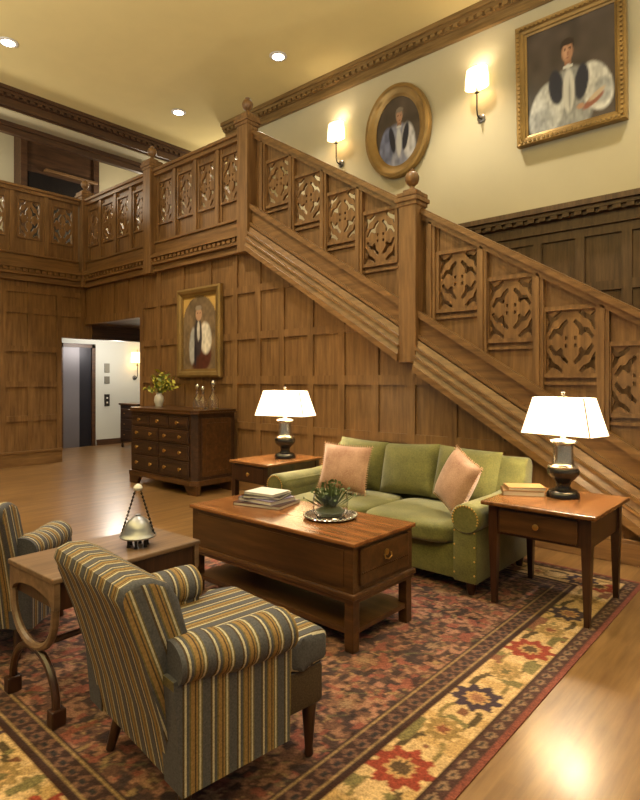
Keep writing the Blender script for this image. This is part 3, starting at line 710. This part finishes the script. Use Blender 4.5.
# ------------------------------------------------------------------ rug (pattern as woven colours)
RX0, RX1, RY0, RY1 = -4.16, -.92, .53, 4.40
def rug():
    st = .0105; nx, ny = int((RX1-RX0)/st), int((RY1-RY0)/st)
    xs, ys = np.linspace(RX0, RX1, nx+1), np.linspace(RY0, RY1, ny+1)
    X, Y = np.meshgrid(xs, ys); n = X.size
    x, y = X.ravel(), Y.ravel()
    dx = np.minimum(x-RX0, RX1-x); dy = np.minimum(y-RY0, RY1-y); d = np.minimum(dx, dy)
    s = np.where(dx < dy, y, x)                                  # coordinate along the border
    side = np.where(dx < dy, (x > (RX0+RX1)/2)*1, 2+(y > (RY0+RY1)/2)*1)
    u = (x-RX0)/3.9; v = (y-RY0)/3.9
    red, rust, navy, cream, gold, olive, pinkc, choc = C3(104,50,40), C3(132,84,62), C3(56,46,50), C3(204,170,124), C3(170,132,76), C3(112,104,66), C3(176,112,88), C3(66,36,28)
    c = np.ones((n,3))*C3(114,70,56)
    # field: scattered palmettes, vines and knots
    a = vnoise(u, v, 82, 11); bb = vnoise(u, v, 76, 12); cc = vnoise(u, v, 64, 13); e = vnoise(u, v, 90, 14)
    paint(c, (cc > .62).astype(float), rust, .5); paint(c, (a > .70).astype(float), navy, .6); paint(c, (np.abs(bb-.5) < .035).astype(float), gold, .8)
    paint(c, (e > .78).astype(float), pinkc, .9); paint(c, (e < .16).astype(float), choc)
    f1 = vnoise(u, v, 150, 41); f2 = vnoise(u, v, 120, 42); f3 = vnoise(u, v, 105, 43)
    paint(c, (f1 > .66).astype(float), C3(178,118,86), .8); paint(c, (f2 > .66).astype(float), C3(62,42,46), .9); paint(c, (f3 > .72).astype(float), C3(156,70,52), .9)
    P = .36
    gx, gy = (x+.1)/P, (y+.07)/P; row = np.floor(gy); gx2 = gx+.5*(row % 2)
    lx, ly = (gx2-np.floor(gx2)-.5)*P, (gy-np.floor(gy)-.5)*P; rr = np.hypot(lx, ly*.85); th = np.arctan2(ly, lx)
    pet = .055+.016*np.cos(8*th)
    ins = d > .46
    alt = ((np.floor(gx2)+row) % 3)
    for k, cl in enumerate((navy, C3(150,100,66), C3(84,30,30))): paint(c, ((rr < pet) & ins & (alt == k)).astype(float), cl, .6)
    paint(c, ((rr < pet*.55) & ins).astype(float), C3(166,126,90), .7)
    paint(c, ((np.abs(lx+.05*np.sin(ly*28)) < .008) & (rr > pet) & ins).astype(float), olive, .6)
    # guard stripes
    def band(lo, hi): return ((d >= lo) & (d < hi)).astype(float)
    z = np.sin(s*2*PI/.075)
    paint(c, band(.345,.47), C3(72,42,40))
    paint(c, band(.37,.445)*((z*.5+.5) > np.abs((d-.4075)/.0375)), C3(128,82,64)); paint(c, band(.36,.372), gold); paint(c, band(.448,.458), gold); paint(c, band(.395,.42)*(z > .2), navy)
    # main cream border
    paint(c, band(.098,.345), cream)
    m = vnoise(u, v, 50, 21); paint(c, band(.098,.345)*(m > .72), gold, .5)
    w = (d-.221)
    PB = 1.2; q = s/PB
    mot = ((.442,.108,C3(146,64,48),C3(92,70,50)), (.942,.100,C3(66,50,62),C3(150,104,80)), (.692,.072,C3(146,118,74),C3(130,76,54)), (.192,.072,C3(150,122,78),C3(110,96,60)))
    free = np.ones(n)
    for ph, rad, _, _ in mot: free *= np.hypot(((q-ph+.5) % 1-.5)*PB, w) > rad*1.15
    vph = s*2*PI/.6; vine = .075*np.sin(vph+.9); leaf = .07*np.sin(vph+.9+PI)
    paint(c, band(.102,.34)*free*(np.abs(w-vine) < .016), C3(84,68,46)); paint(c, band(.102,.34)*free*(np.abs(w-leaf) < .010)*(np.sin(2*vph) > -.2), C3(132,112,72))
    paint(c, band(.108,.335)*free*(vnoise(u, v, 40, 31) > .80), C3(128,84,62)); paint(c, band(.108,.335)*free*(vnoise(u, v, 52, 32) > .80), C3(120,108,70))
    for kk, (ph, rad, col, core) in enumerate(mot):
        ss = ((q-ph+.5) % 1-.5)*PB; r = np.hypot(ss, w); t = np.arctan2(w, ss)
        for off, cl in ((1, col), (.5, C3(188,148,100)), (.34, core)):
            paint(c, band(.098,.345)*(r < rad*off*(1+.16*np.cos(9*t+kk))), cl)
    paint(c, band(.335,.35), choc); paint(c, band(.092,.10), choc)
    # outer guards and red selvedge
    paint(c, band(.028,.094), C3(84,48,44)); paint(c, band(.038,.084)*((z*.5+.5) > np.abs((d-.061)/.023)), C3(150,112,84)); paint(c, band(.054,.068)*(z > .3), navy)
    paint(c, band(0,.026), C3(146,62,46))
    mute = ((d > .345) | (d < .098))[:,None]*.28; c = c*(1-mute)*(1-.12*mute/.28)+mute*c.mean(1)[:,None]*np.array((1.05,.92,.78))
    c *= (.78+.44*rng.random(n))[:,None]
    me = bpy.data.meshes.new('rug'); idx = np.arange(n).reshape(ny+1, nx+1)
    z0 = np.full(n, .006)
    quads = np.stack([idx[:-1,:-1], idx[:-1,1:], idx[1:,1:], idx[1:,:-1]], -1).reshape(-1, 4)
    rim_ = np.concatenate([idx[0,:], idx[1:,-1], idx[-1,-2::-1], idx[-2:0:-1,0]])
    low = np.arange(n, n+len(rim_)); nr = len(rim_)
    co = np.concatenate([np.stack([x, y, z0], 1), np.stack([x[rim_], y[rim_], np.full(nr, .0005)], 1)])
    side_q = np.stack([np.roll(rim_, -1), rim_, low, np.roll(low, -1)], 1)
    me.from_pydata(co.tolist(), [], quads.tolist()+side_q.tolist()); me.update()
    cl = np.concatenate([c, c[rim_]*.8]); at = me.color_attributes.new('Col', 'FLOAT_COLOR', 'POINT')
    at.data.foreach_set('color', np.concatenate([cl, np.ones((len(cl),1))], 1).astype(np.float32).ravel())
    me.materials.append(M['rug'])
    o = bpy.data.objects.new('rug', me); COL.objects.link(o)
    tag(o, 'red knotted rug with a wide cream floral border under the seating group', 'rug')
rug()
RZ = .0065

# ------------------------------------------------------------------ coffee table
t = thing('coffee_table', 'long mahogany coffee table with end drawer and open shelf in front of the sofa', 'coffee table', (-2.465, 2.55, RZ))
hx, hy = .675, .275
b = BM(); box(b, -hx-.02, hx+.02, -hy-.015, hy+.015, .545, .568, .006); make('tabletop', b, 'walnut_top', t)
b = BM(); box(b, -hx, hx, -hy, hy, .305, .545)
box(b, -hx+.06, hx-.06, -hy-.004, -hy, .33, .52); make('body', b, 'walnut', t)
b = BM(); box(b, -hx-.02, hx+.02, -hy-.018, hy+.018, .275, .305, .007); box(b, -hx-.008, hx+.008, -hy-.008, hy+.008, .255, .275); make('moulding', b, 'walnut', t)
for sx in (-1, 1):
    for sy in (-1, 1): b = BM(); cx, cy = sx*(hx-.028), sy*(hy-.028); box(b, cx-.028, cx+.028, cy-.028, cy+.028, 0, .256, .004); make('leg', b, 'walnut', t)
b = BM(); box(b, -hx+.01, hx-.01, -hy+.01, hy-.01, .085, .115, .004); make('shelf', b, 'walnut', t)
b = BM(); box(b, hx, hx+.014, -hy+.05, hy-.05, .335, .525, .004)
for k in range(24): y = -hy+.065+k*.0182; box(b, hx+.012, hx+.018, y-.005, y+.005, .395, .403)
d = make('drawer', b, 'walnut', t)
b = BM(); lathe(b, [(0,0), (.016,0), (.018,.006), (0,.012)], seg=12)
for v in b.verts: v.co = Vector((hx+.014+v.co.z, v.co.x, .465+v.co.y))
tube(b, [(hx+.024,-.03,.46), (hx+.03,-.03,.44), (hx+.032,0,.43), (hx+.03,.03,.44), (hx+.024,.03,.46)], .004, 6); make('handle', b, 'brass', d, True)
CT = RZ+.568
# magazines and books
def book(name, x, y, z, w, h, th, rz, cover, l, cat, g=None, pages='white'):
    t = thing(name, l, cat, (x, y, z), rz, g)
    b = BM(); box(b, -w/2, w/2, -h/2, h/2, th-.003, th); box(b, -w/2, w/2, -h/2, h/2, 0, .003); box(b, -w/2, -w/2+.003, -h/2, h/2, 0, th); make('cover', b, cover, t)
    b = BM(); box(b, -w/2+.003, w/2-.005, -h/2+.004, h/2-.004, .003, th-.003); make('pages', b, pages, t)
    return t
z = CT
MG = 'books and magazines stacked on the coffee table'
for w, h, th, rz, cov, l, n in ((.36,.27,.022,.25,'mag_dark','dark red book at the bottom of the coffee table stack','book'), (.30,.24,.026,.05,'violet','violet-grey book second from the bottom of the coffee table stack','book'),
                           (.27,.21,.02,.4,'black','black book under the topmost pale magazine on the coffee table','book'), (.24,.19,.016,.15,'white','pale grey magazine topmost on the coffee table stack','magazine')):
    book(n, -2.79, 2.62, z, w, h, th, rz, cov, l, n, MG); z += th+.0004
# tray, terrarium
TX, TY = -2.225, 2.61
t = thing('serving_tray', 'round silver tray with beaded rim on the coffee table', 'tray', (TX, TY, CT))
b = BM(); lathe(b, [(0,0), (.14,0), (.155,.012), (.16,.014), (.155,.017), (.138,.006), (0,.006)], seg=40); make('dish', b, 'silver', t, True)
b = BM()
for k in range(32): a = 2*PI*k/32; lathe(b, [(0,-.009), (.007,-.005), (.009,0), (.007,.005), (0,.009)], (.157*math.cos(a), .157*math.sin(a), .018), 6)
make('beaded_rim', b, 'silver', t, True)
t = thing('terrarium', 'glass bowl of moss and feathery greenery on the silver tray', 'plant', (TX, TY, CT+.0065))
b = BM(); lathe(b, [(0,0), (.085,0), (.105,.03), (.108,.09), (.098,.14), (.095,.14), (.104,.09), (.101,.033), (.082,.006), (0,.006)], seg=28); make('glass_bowl', b, 'glass', t, True)
b = BM(); lathe(b, [(0,.008), (.075,.01), (.088,.035), (.06,.052), (0,.06)], seg=16); make('moss', b, 'moss', t, True)
b = BM()
for k in range(90):
    a, e = random.uniform(0, 2*PI), random.uniform(.5, 1.5); ln = random.uniform(.08,.17)
    p0 = Vector((random.uniform(-.04,.04), random.uniform(-.04,.04), .05)); d = Vector((math.cos(a)*math.cos(e), math.sin(a)*math.cos(e), math.sin(e))); p1 = p0+d*ln
    s = d.orthogonal().normalized()*.006
    v = [b.verts.new(q) for q in (p0, p0.lerp(p1,.6)+s, p1, p0.lerp(p1,.6)-s)]; b.faces.new(v)
    c = p1; n = Vector((random.uniform(-1,1), random.uniform(-1,1), random.uniform(-1,1))).normalized(); s = n.orthogonal()*.007
    v = [b.verts.new(q) for q in (c-n*.014, c+s, c+n*.014, c-s)]; b.faces.new(v)
make('foliage', b, 'moss', t)

# ------------------------------------------------------------------ sofa
t = thing('sofa', 'green chenille sofa with nailhead trim beneath the staircase', 'sofa', (-2.59, 3.84, RZ))
SX = .97; y0, y1 = -.50, .50        # outer half-width, front, back
b = BM(); box(b, -SX+.04, SX-.04, y0+.07, y1-.1, .08, .31, .02); make('frame', b, 'green', t, True)
b = BM()
prism(b, [(.20,.10), (.42,.10), (.50,.74), (.50,.785), (.46,.805), (.40,.80), (.36,.76), (.28,.40)], -SX+.05, SX-.05, 'yz')
bmesh.ops.bevel(b, geom=b.edges[:], offset=.018, segments=3, profile=.5, affect='EDGES'); make('backrest', b, 'green', t, True)
for sx in (-1, 1):
    b = BM(); r = .105; cx = sx*(SX-r-.005); pts = []
    prof = [(cx-sx*.07,.10), (cx+sx*.07,.10)]
    box(b, cx-.085, cx+.085, y0+.01, y1-.10, .09, .56, .02)
    # rolled top with fuller front
    n = 20; rings = []
    for y, k in ((y0-.005,.9), (y0+.01,1.0), (y0+.05,1.0), (0,.96), (.25,1.0), (y1-.12,1.05)):
        rings.append([b.verts.new((cx+sx*.012+r*k*math.cos(2*PI*q/n), y, .505+r*.92*k*math.sin(2*PI*q/n)+(.05*max(0,(y-.0))))) for q in range(n)])
    for A, B in zip(rings, rings[1:]):
        for q in range(n): b.faces.new((A[q], A[(q+1) % n], B[(q+1) % n], B[q]))
    b.faces.new(rings[0][::-1]); b.faces.new(rings[-1])
    arm = make('arm', b, 'green', t, True)
    for q in range(26):
        if q < 18: a = -.35+q*(PI+.7)/17; px, pz = cx+sx*.012+.088*math.cos(a), .505+.082*math.sin(a)
        else:
            r_ = (q-18) % 4; px, pz = cx+(-1 if q < 22 else 1)*.07, .42-.09*r_
        if q == 0 and sx == -1:
            b = BM(); lathe(b, [(0,-.003), (.006,-.003), (.0065,0), (.004,.003), (0,.004)], seg=8)
            for v in b.verts: v.co = Vector((v.co.x, -v.co.z, v.co.y))
            nail = make('nailhead', b, 'brass', arm, True)
        else:
            nail = nail.copy(); COL.objects.link(nail); nail.parent = arm
        nail.location = (px, y0-.006 if q < 18 else y0+.009, pz)
for k in range(2):
    xa = -SX+.20+k*(SX-.20); b = BM(); puff(b, xa+.003, xa+SX-.203, y0-.01, .24, .29, .445, 5, 10); make('seat_cushion', b, 'green', t, True)
bw = (2*(SX-.2))/3
for k in range(3):
    xa = -SX+.20+(k+.5)*bw; b = BM()
    mt = Matrix.Translation((xa, .205, .655)) @ Matrix.Rotation(math.radians(-17), 4, 'X') @ Matrix.Rotation(math.radians((2,-3,2)[k]), 4, 'Y')
    pillow(b, bw+.02, .43, .20, mat=mt, pinch=.03); make('back_cushion', b, 'green', t, True)
for sx in (-1, 1):
    for y in (y0+.09, y1-.13): b = BM(); lathe(b, [(.022,0), (.032,.04), (.035,.09)], (sx*(SX-.1), y, 0), 12); make('leg', b, 'darkwood', t, True)
# throw pillows
def throw(x, y, z, ry, rx, rz, s, l, hh=None):
    t = thing('throw_pillow', l, 'pillow', (x, y, z), rz, 'rose throw pillows on the sofa'); t.rotation_euler = (rx, ry, rz)
    b = BM(); pillow(b, s, hh or s, .17, pinch=.06); make('cover', b, 'pink', t, True)
    b = BM()
    for k in range(4):
        for q in range(22):
            u = -1+2*q/21; p = {0:(u,-1), 1:(1,u), 2:(u,1), 3:(-1,u)}[k]; o = {0:(0,-1), 1:(1,0), 2:(0,1), 3:(-1,0)}[k]
            pin = 1-.06*(1-u*u); bx, bz = p[0]*s/2*(pin if k in (1,3) else 1), p[1]*(hh or s)/2*(pin if k in (0,2) else 1)
            tube(b, [(bx, 0, bz), (bx+o[0]*.014, random.uniform(-.006,.006), bz+o[1]*.014)], .0035, 4)
    make('fringe', b, 'fringe', t); return t
throw(-3.03, 3.735, .66, math.radians(2), math.radians(-16), math.radians(10), .45, 'rose woven pillow upright at the left end of the sofa', .39)
throw(-1.945, 3.655, .685, math.radians(17), math.radians(-20), math.radians(-36), .385, 'rose woven pillow tilted against the right arm of the sofa')

# ------------------------------------------------------------------ end tables
t = thing('end_table', 'mahogany end table with one drawer and tapered legs right of the sofa', 'end table', (-1.275, 3.70, RZ))
hx, hy, H = .30, .32, .64
b = BM(); box(b, -hx-.04, hx+.04, -hy-.04, hy+.04, H-.025, H, .007); make('tabletop', b, 'cherry', t)
b = BM(); box(b, -hx+.01, hx-.01, -hy+.01, hy-.01, H-.20, H-.025); make('apron', b, 'darkwood', t)
b = BM(); box(b, -hx+.07, hx-.07, -hy-.004, -hy+.012, H-.185, H-.045, .004); d = make('drawer', b, 'walnut', t)
b = BM(); lathe(b, [(.008,0), (.008,.012), (.018,.02), (.018,.028), (0,.034)], seg=12)
for v in b.verts: v.co = Vector((v.co.x, -hy-.004-v.co.z, H-.115+v.co.y))
make('knob', b, 'brass', d, True)
for sx in (-1, 1):
    for sy in (-1, 1):
        b = BM(); cx, cy = sx*(hx-.025), sy*(hy-.025)
        v = [b.verts.new((cx+a*r, cy+c*r, z)) for z, r in ((0,.015), (H-.2,.027), (H-.025,.027)) for a, c in ((-1,-1),(1,-1),(1,1),(-1,1))]
        for k in (0, 4):
            for q in range(4): b.faces.new((v[k+q], v[k+(q+1) % 4], v[k+4+(q+1) % 4], v[k+4+q]))
        b.faces.new(v[3::-1]); b.faces.new(v[8:]); make('leg', b, 'darkwood', t)
RT = RZ+H
t = thing('end_table', 'brown wooden end table at the left end of the sofa, in front of the wall', 'end table', (-3.90, 3.78, RZ))
hx, hy = .245, .34
b = BM(); box(b, -hx-.02, hx+.02, -hy-.02, hy+.02, .625, .65, .006); make('tabletop', b, 'cherry', t)
b = BM(); box(b, -hx+.01, hx-.01, -hy+.01, hy-.01, .46, .625); make('apron', b, 'darkwood', t)
b = BM(); box(b, -hx+.05, hx-.05, -hy-.004, -hy+.012, .475, .61, .004); d = make('drawer', b, 'darkwood', t)
b = BM(); lathe(b, [(.008,0), (.008,.012), (.018,.02), (0,.034)], seg=10)
for v in b.verts: v.co = Vector((v.co.x, -hy-.004-v.co.z, .54+v.co.y))
make('knob', b, 'brass', d, True)
b = BM(); box(b, -hx+.02, hx-.02, -hy+.02, hy-.02, .16, .18); make('shelf', b, 'darkwood', t)
for sx in (-1, 1):
    for sy in (-1, 1): b = BM(); cx, cy = sx*(hx-.025), sy*(hy-.025); box(b, cx-.024, cx+.024, cy-.024, cy+.024, 0, .625, .003); make('leg', b, 'darkwood', t)

# ------------------------------------------------------------------ table lamps
def lamp(x, y, z, l, rz=0, ks=1):
    t = thing('table_lamp', l, 'lamp', (x, y, z), rz, 'urn table lamps with rectangular shades')
    b = BM(); lathe(b, [(0,0), (.10,0), (.102,.012), (.098,.03), (.085,.045), (.05,.055), (.042,.075), (.05,.10), (.075,.125), (.096,.15), (.098,.175), (.09,.19), (0,.19)], seg=28); make('urn', b, 'black', t, True)
    b = BM(); lathe(b, [(0,.19), (.092,.19), (.094,.2), (.07,.21), (.064,.22), (.06,.30), (.06,.335), (.085,.355), (.082,.365), (.05,.372), (.02,.375), (.012,.44), (0,.44)], seg=28); make('column', b, 'silver', t, True)
    # rectangular shade with clipped corners, open top and bottom
    b = BM()
    def ring(w, d, c, z): return [b.verts.new((sx, sy, z)) for sx, sy in ((-w+c,-d), (w-c,-d), (w,-d+c), (w,d-c), (w-c,d), (-w+c,d), (-w,d-c), (-w,-d+c))]
    A, B = ring(.258*ks, .128*ks, .02, .405), ring(.192*ks, .085*ks, .016, .64); A2, B2 = ring(.254*ks, .124*ks, .02, .405), ring(.188*ks, .081*ks, .016, .64)
    for k in range(8):
        j = (k+1) % 8
        b.faces.new((A[k], A[j], B[j], B[k])); b.faces.new((A2[j], A2[k], B2[k], B2[j])); b.faces.new((A[k], A2[k], A2[j], A[j])); b.faces.new((B[k], B[j], B2[j], B2[k]))
    sh = make('shade', b, 'shade', t)
    for sx in (1, -1): b = BM(); tube(b, [(sx*.249*ks, -.119*ks, .406), (sx*.185*ks, -.078*ks, .64)], .0035, 5); make('trim_tape', b, 'buff', sh)
    b = BM(); tube(b, [(-.188,0,.63), (.188,0,.63)], .003, 5); tube(b, [(0,0,.43), (0,0,.66)], .004, 6); lathe(b, [(0,0), (.014,.004), (.008,.012), (.014,.022), (0,.035)], (0,0,.655), 10); make('finial', b, 'iron', t, True)
    light('POINT', 'lamp_bulb', (x-.07, y, z+.52), 32, LAMP, .045); light('POINT', 'lamp_bulb', (x+.07, y, z+.52), 32, LAMP, .045)
    return t
lamp(-1.26, 3.79, RT, 'lit black and silver urn lamp on the end table right of the sofa', math.radians(-12), .95)
lamp(-3.86, 3.86, .65+RZ, 'lit dark urn lamp on the end table at the sofa left end, by the chest', math.radians(15), 1.06)
book('book', -1.50, 3.72, RT, .26, .18, .032, .5, 'buff', 'brown book lying under the tan one on the right end table', 'book', 'books on the right end table')
book('book', -1.49, 3.73, RT+.0325, .24, .16, .022, .62, 'tan', 'tan book lying on top of the brown one on the right end table', 'book', 'books on the right end table')

# ------------------------------------------------------------------ armchairs
def armchair(loc, rz, l):
    t = thing('armchair', l, 'armchair', loc, rz, 'striped armchairs')
    # raked back with rolled crest; stripes run up it
    b = BM()
    prof = [(-.18,.17), (-.215,.35), (-.28,.58), (-.33,.72), (-.35,.765), (-.34,.797), (-.30,.812), (-.245,.807), (-.19,.778), (-.16,.73), (-.12,.58), (-.07,.44), (-.04,.20)]
    prism(b, prof, -.29, .29, 'yz'); ed = [e for e in b.edges if abs(e.verts[0].co.x-e.verts[1].co.x) < 1e-6]
    bmesh.ops.bevel(b, geom=ed, offset=.022, segments=3, profile=.5, affect='EDGES'); o = make('backrest', b, 'stripe_x', t, True); o.data.materials.append(M['stripe_s'])
    for f in o.data.polygons: f.material_index = int(abs(f.normal.x) > .75)
    for sx in (-1, 1):
        cx = sx*.30; b = BM()
        prism(b, [(-.19,.17), (.215,.17), (.22,.30), (.22,.52), (-.22,.52)], cx-.055, cx+.055, 'yz')
        n = 20; rings = []
        for y, k in ((.232,.55), (.235,.82), (.225,1.0), (.18,1.04), (0,1.0), (-.12,.98), (-.205,.93)):
            rings.append([b.verts.new((cx+sx*.008+.082*k*math.cos(2*PI*q/n), y, .535+.070*k*math.sin(2*PI*q/n)+.02*(y < -.1))) for q in range(n)])
        for A, B in zip(rings, rings[1:]):
            for q in range(n): b.faces.new((A[q], A[(q+1) % n], B[(q+1) % n], B[q]))
        b.faces.new(rings[0][::-1]); b.faces.new(rings[-1]); make('arm', b, 'stripe_y', t, True)
    b = BM(); box(b, -.25, .25, -.14, .40, .20, .36, .015); box(b, -.30, .30, .23, .425, .20, .355, .02); make('seat_rail', b, 'stripe_x', t, True)
    b = BM()
    poly = [(-.238,-.12), (.238,-.12), (.238,.245), (.314,.25), (.316,.31), (.314,.44), (-.314,.44), (-.316,.31), (-.314,.25), (-.238,.245)]
    prism(b, poly, .355, .475, 'xy'); bmesh.ops.bevel(b, geom=b.edges[:], offset=.03, segments=3, profile=.5, affect='EDGES'); make('seat_cushion', b, 'stripe_x', t, True)
    for sx in (-1, 1):
        b = BM(); lathe(b, [(.014,0), (.018,.01), (.015,.03), (.026,.17), (.032,.20), (.03,.22)], (sx*.26, .385, 0), 14); make('leg', b, 'darkwood', t, True)
        b = BM(); tube(b, [(sx*.265,-.15,.004), (sx*.255,-.125,.10), (sx*.25,-.11,.22)], [.016,.022,.027], 10); make('leg', b, 'darkwood', t, True)
    return t
armchair((-1.735, 1.205, RZ), math.radians(-6), 'striped armchair in the foreground seen from behind, beside the small wooden table')
armchair((-3.30, 1.05, RZ), math.radians(44), 'striped armchair cut off by the left edge, beyond the small wooden table')

# ------------------------------------------------------------------ small table between the chairs
t = thing('side_table', 'narrow brown side table with curved crossed legs between the striped armchairs', 'side table', (-2.535, 1.36, RZ), math.radians(2))
hx, hy, H = .215, .37, .595
b = BM(); box(b, -hx, hx, -hy, hy, H-.022, H, .005); make('tabletop', b, 'greywood', t)
b = BM(); box(b, -hx+.015, hx-.015, -hy+.03, hy-.03, H-.14, H-.022); make('apron', b, 'darkwood', t)
for s in (-1, 1):
    yb = s*(hy-.02)
    b = BM(); n = 14
    arc = [(-hx+.005,H-.022)]+[(-hx+.005,H-.13)]+[((-hx+.03)*math.cos(PI*k/n), H-.13+.055*math.sin(PI*k/n)) for k in range(n+1)]+[(hx-.005,H-.13), (hx-.005,H-.022)]
    prism(b, arc, yb-.012, yb+.012, 'xz'); make('end_panel', b, 'greywood', t)
    for up in (1, 0):
        pts = []
        for k in range(15):
            a = PI*k/14
            if up: pts.append(((-hx+.02)*math.cos(a), yb, H-.13-.20*math.sin(a)**.8))
            else: pts.append(((-hx+.01)*math.cos(a), yb, .04+.22*math.sin(a)**.8))
        b = BM(); tube(b, pts, .017, 8); make('leg', b, 'greywood' if up else 'darkwood', t, True)
    for sx in (-1, 1): b = BM(); box(b, sx*(hx-.01)-.026, sx*(hx-.01)+.026, yb-.03, yb+.03, 0, .07, .006); make('foot', b, 'darkwood', t)
b = BM(); tube(b, [(0,-hy+.02,.255), (0,hy-.02,.255)], .014, 8); make('stretcher', b, 'darkwood', t, True)
# silver bell
t = thing('bell', 'silver dome bell with tall triangular cord handle on the narrow side table', 'bell', (-2.475, 1.475, RZ+H))
b = BM()
for k in range(6): a = 2*PI*k/6+.3; lathe(b, [(.01,0), (.007,.012), (.007,.04), (.01,.05)], (.045*math.cos(a), .045*math.sin(a), 0), 8)
make('stand', b, 'iron', t, True)
b = BM(); lathe(b, [(0,.045), (.082,.045), (.086,.052), (.08,.06), (.072,.068), (.066,.09), (.05,.12), (.026,.138), (.012,.145), (.012,.152), (0,.155)], seg=32); make('dome', b, 'bellmetal', t, True)
b = BM()
R = Vector((.749,.663,0))
for s in (-1, 1):
    p0, p1 = R*(.078*s)+Vector((0,0,.06)), R*(.012*s)+Vector((0,0,.27))
    for k in range(13):
        p = p0.lerp(p1, k/12); lathe(b, [(0,-.008), (.005,-.004), (.006,0), (.005,.004), (0,.008)], p, 6)
    tube(b, [p0, p1], .0025, 5)
make('handle', b, 'iron', t, True)
b = BM(); lathe(b, [(0,.262), (.018,.268), (.022,.28), (.016,.292), (0,.30)], seg=12); make('knob', b, 'white', t, True)

# ------------------------------------------------------------------ world, camera, view
w = bpy.data.worlds.new('World'); S.world = w; w.use_nodes = True
w.node_tree.nodes['Background'].inputs[0].default_value = (1, .90, .72, 1); w.node_tree.nodes['Background'].inputs[1].default_value = .24
cam = bpy.data.cameras.new('Camera'); co = bpy.data.objects.new('Camera', cam); COL.objects.link(co); S.camera = co
co.location = (0, 0, 1.40); co.rotation_euler = (PI/2, 0, math.radians(41.5))
cam.sensor_fit = 'HORIZONTAL'; cam.sensor_width = 36; cam.lens = 36*570/640; cam.shift_x = 0; cam.shift_y = -20/640; cam.clip_start = .05; cam.clip_end = 100
S.cycles.caustics_reflective = False; S.cycles.caustics_refractive = False
S.view_settings.view_transform = 'Standard'; S.view_settings.look = 'None'; S.view_settings.gamma = 1; S.view_settings.exposure = 0.0
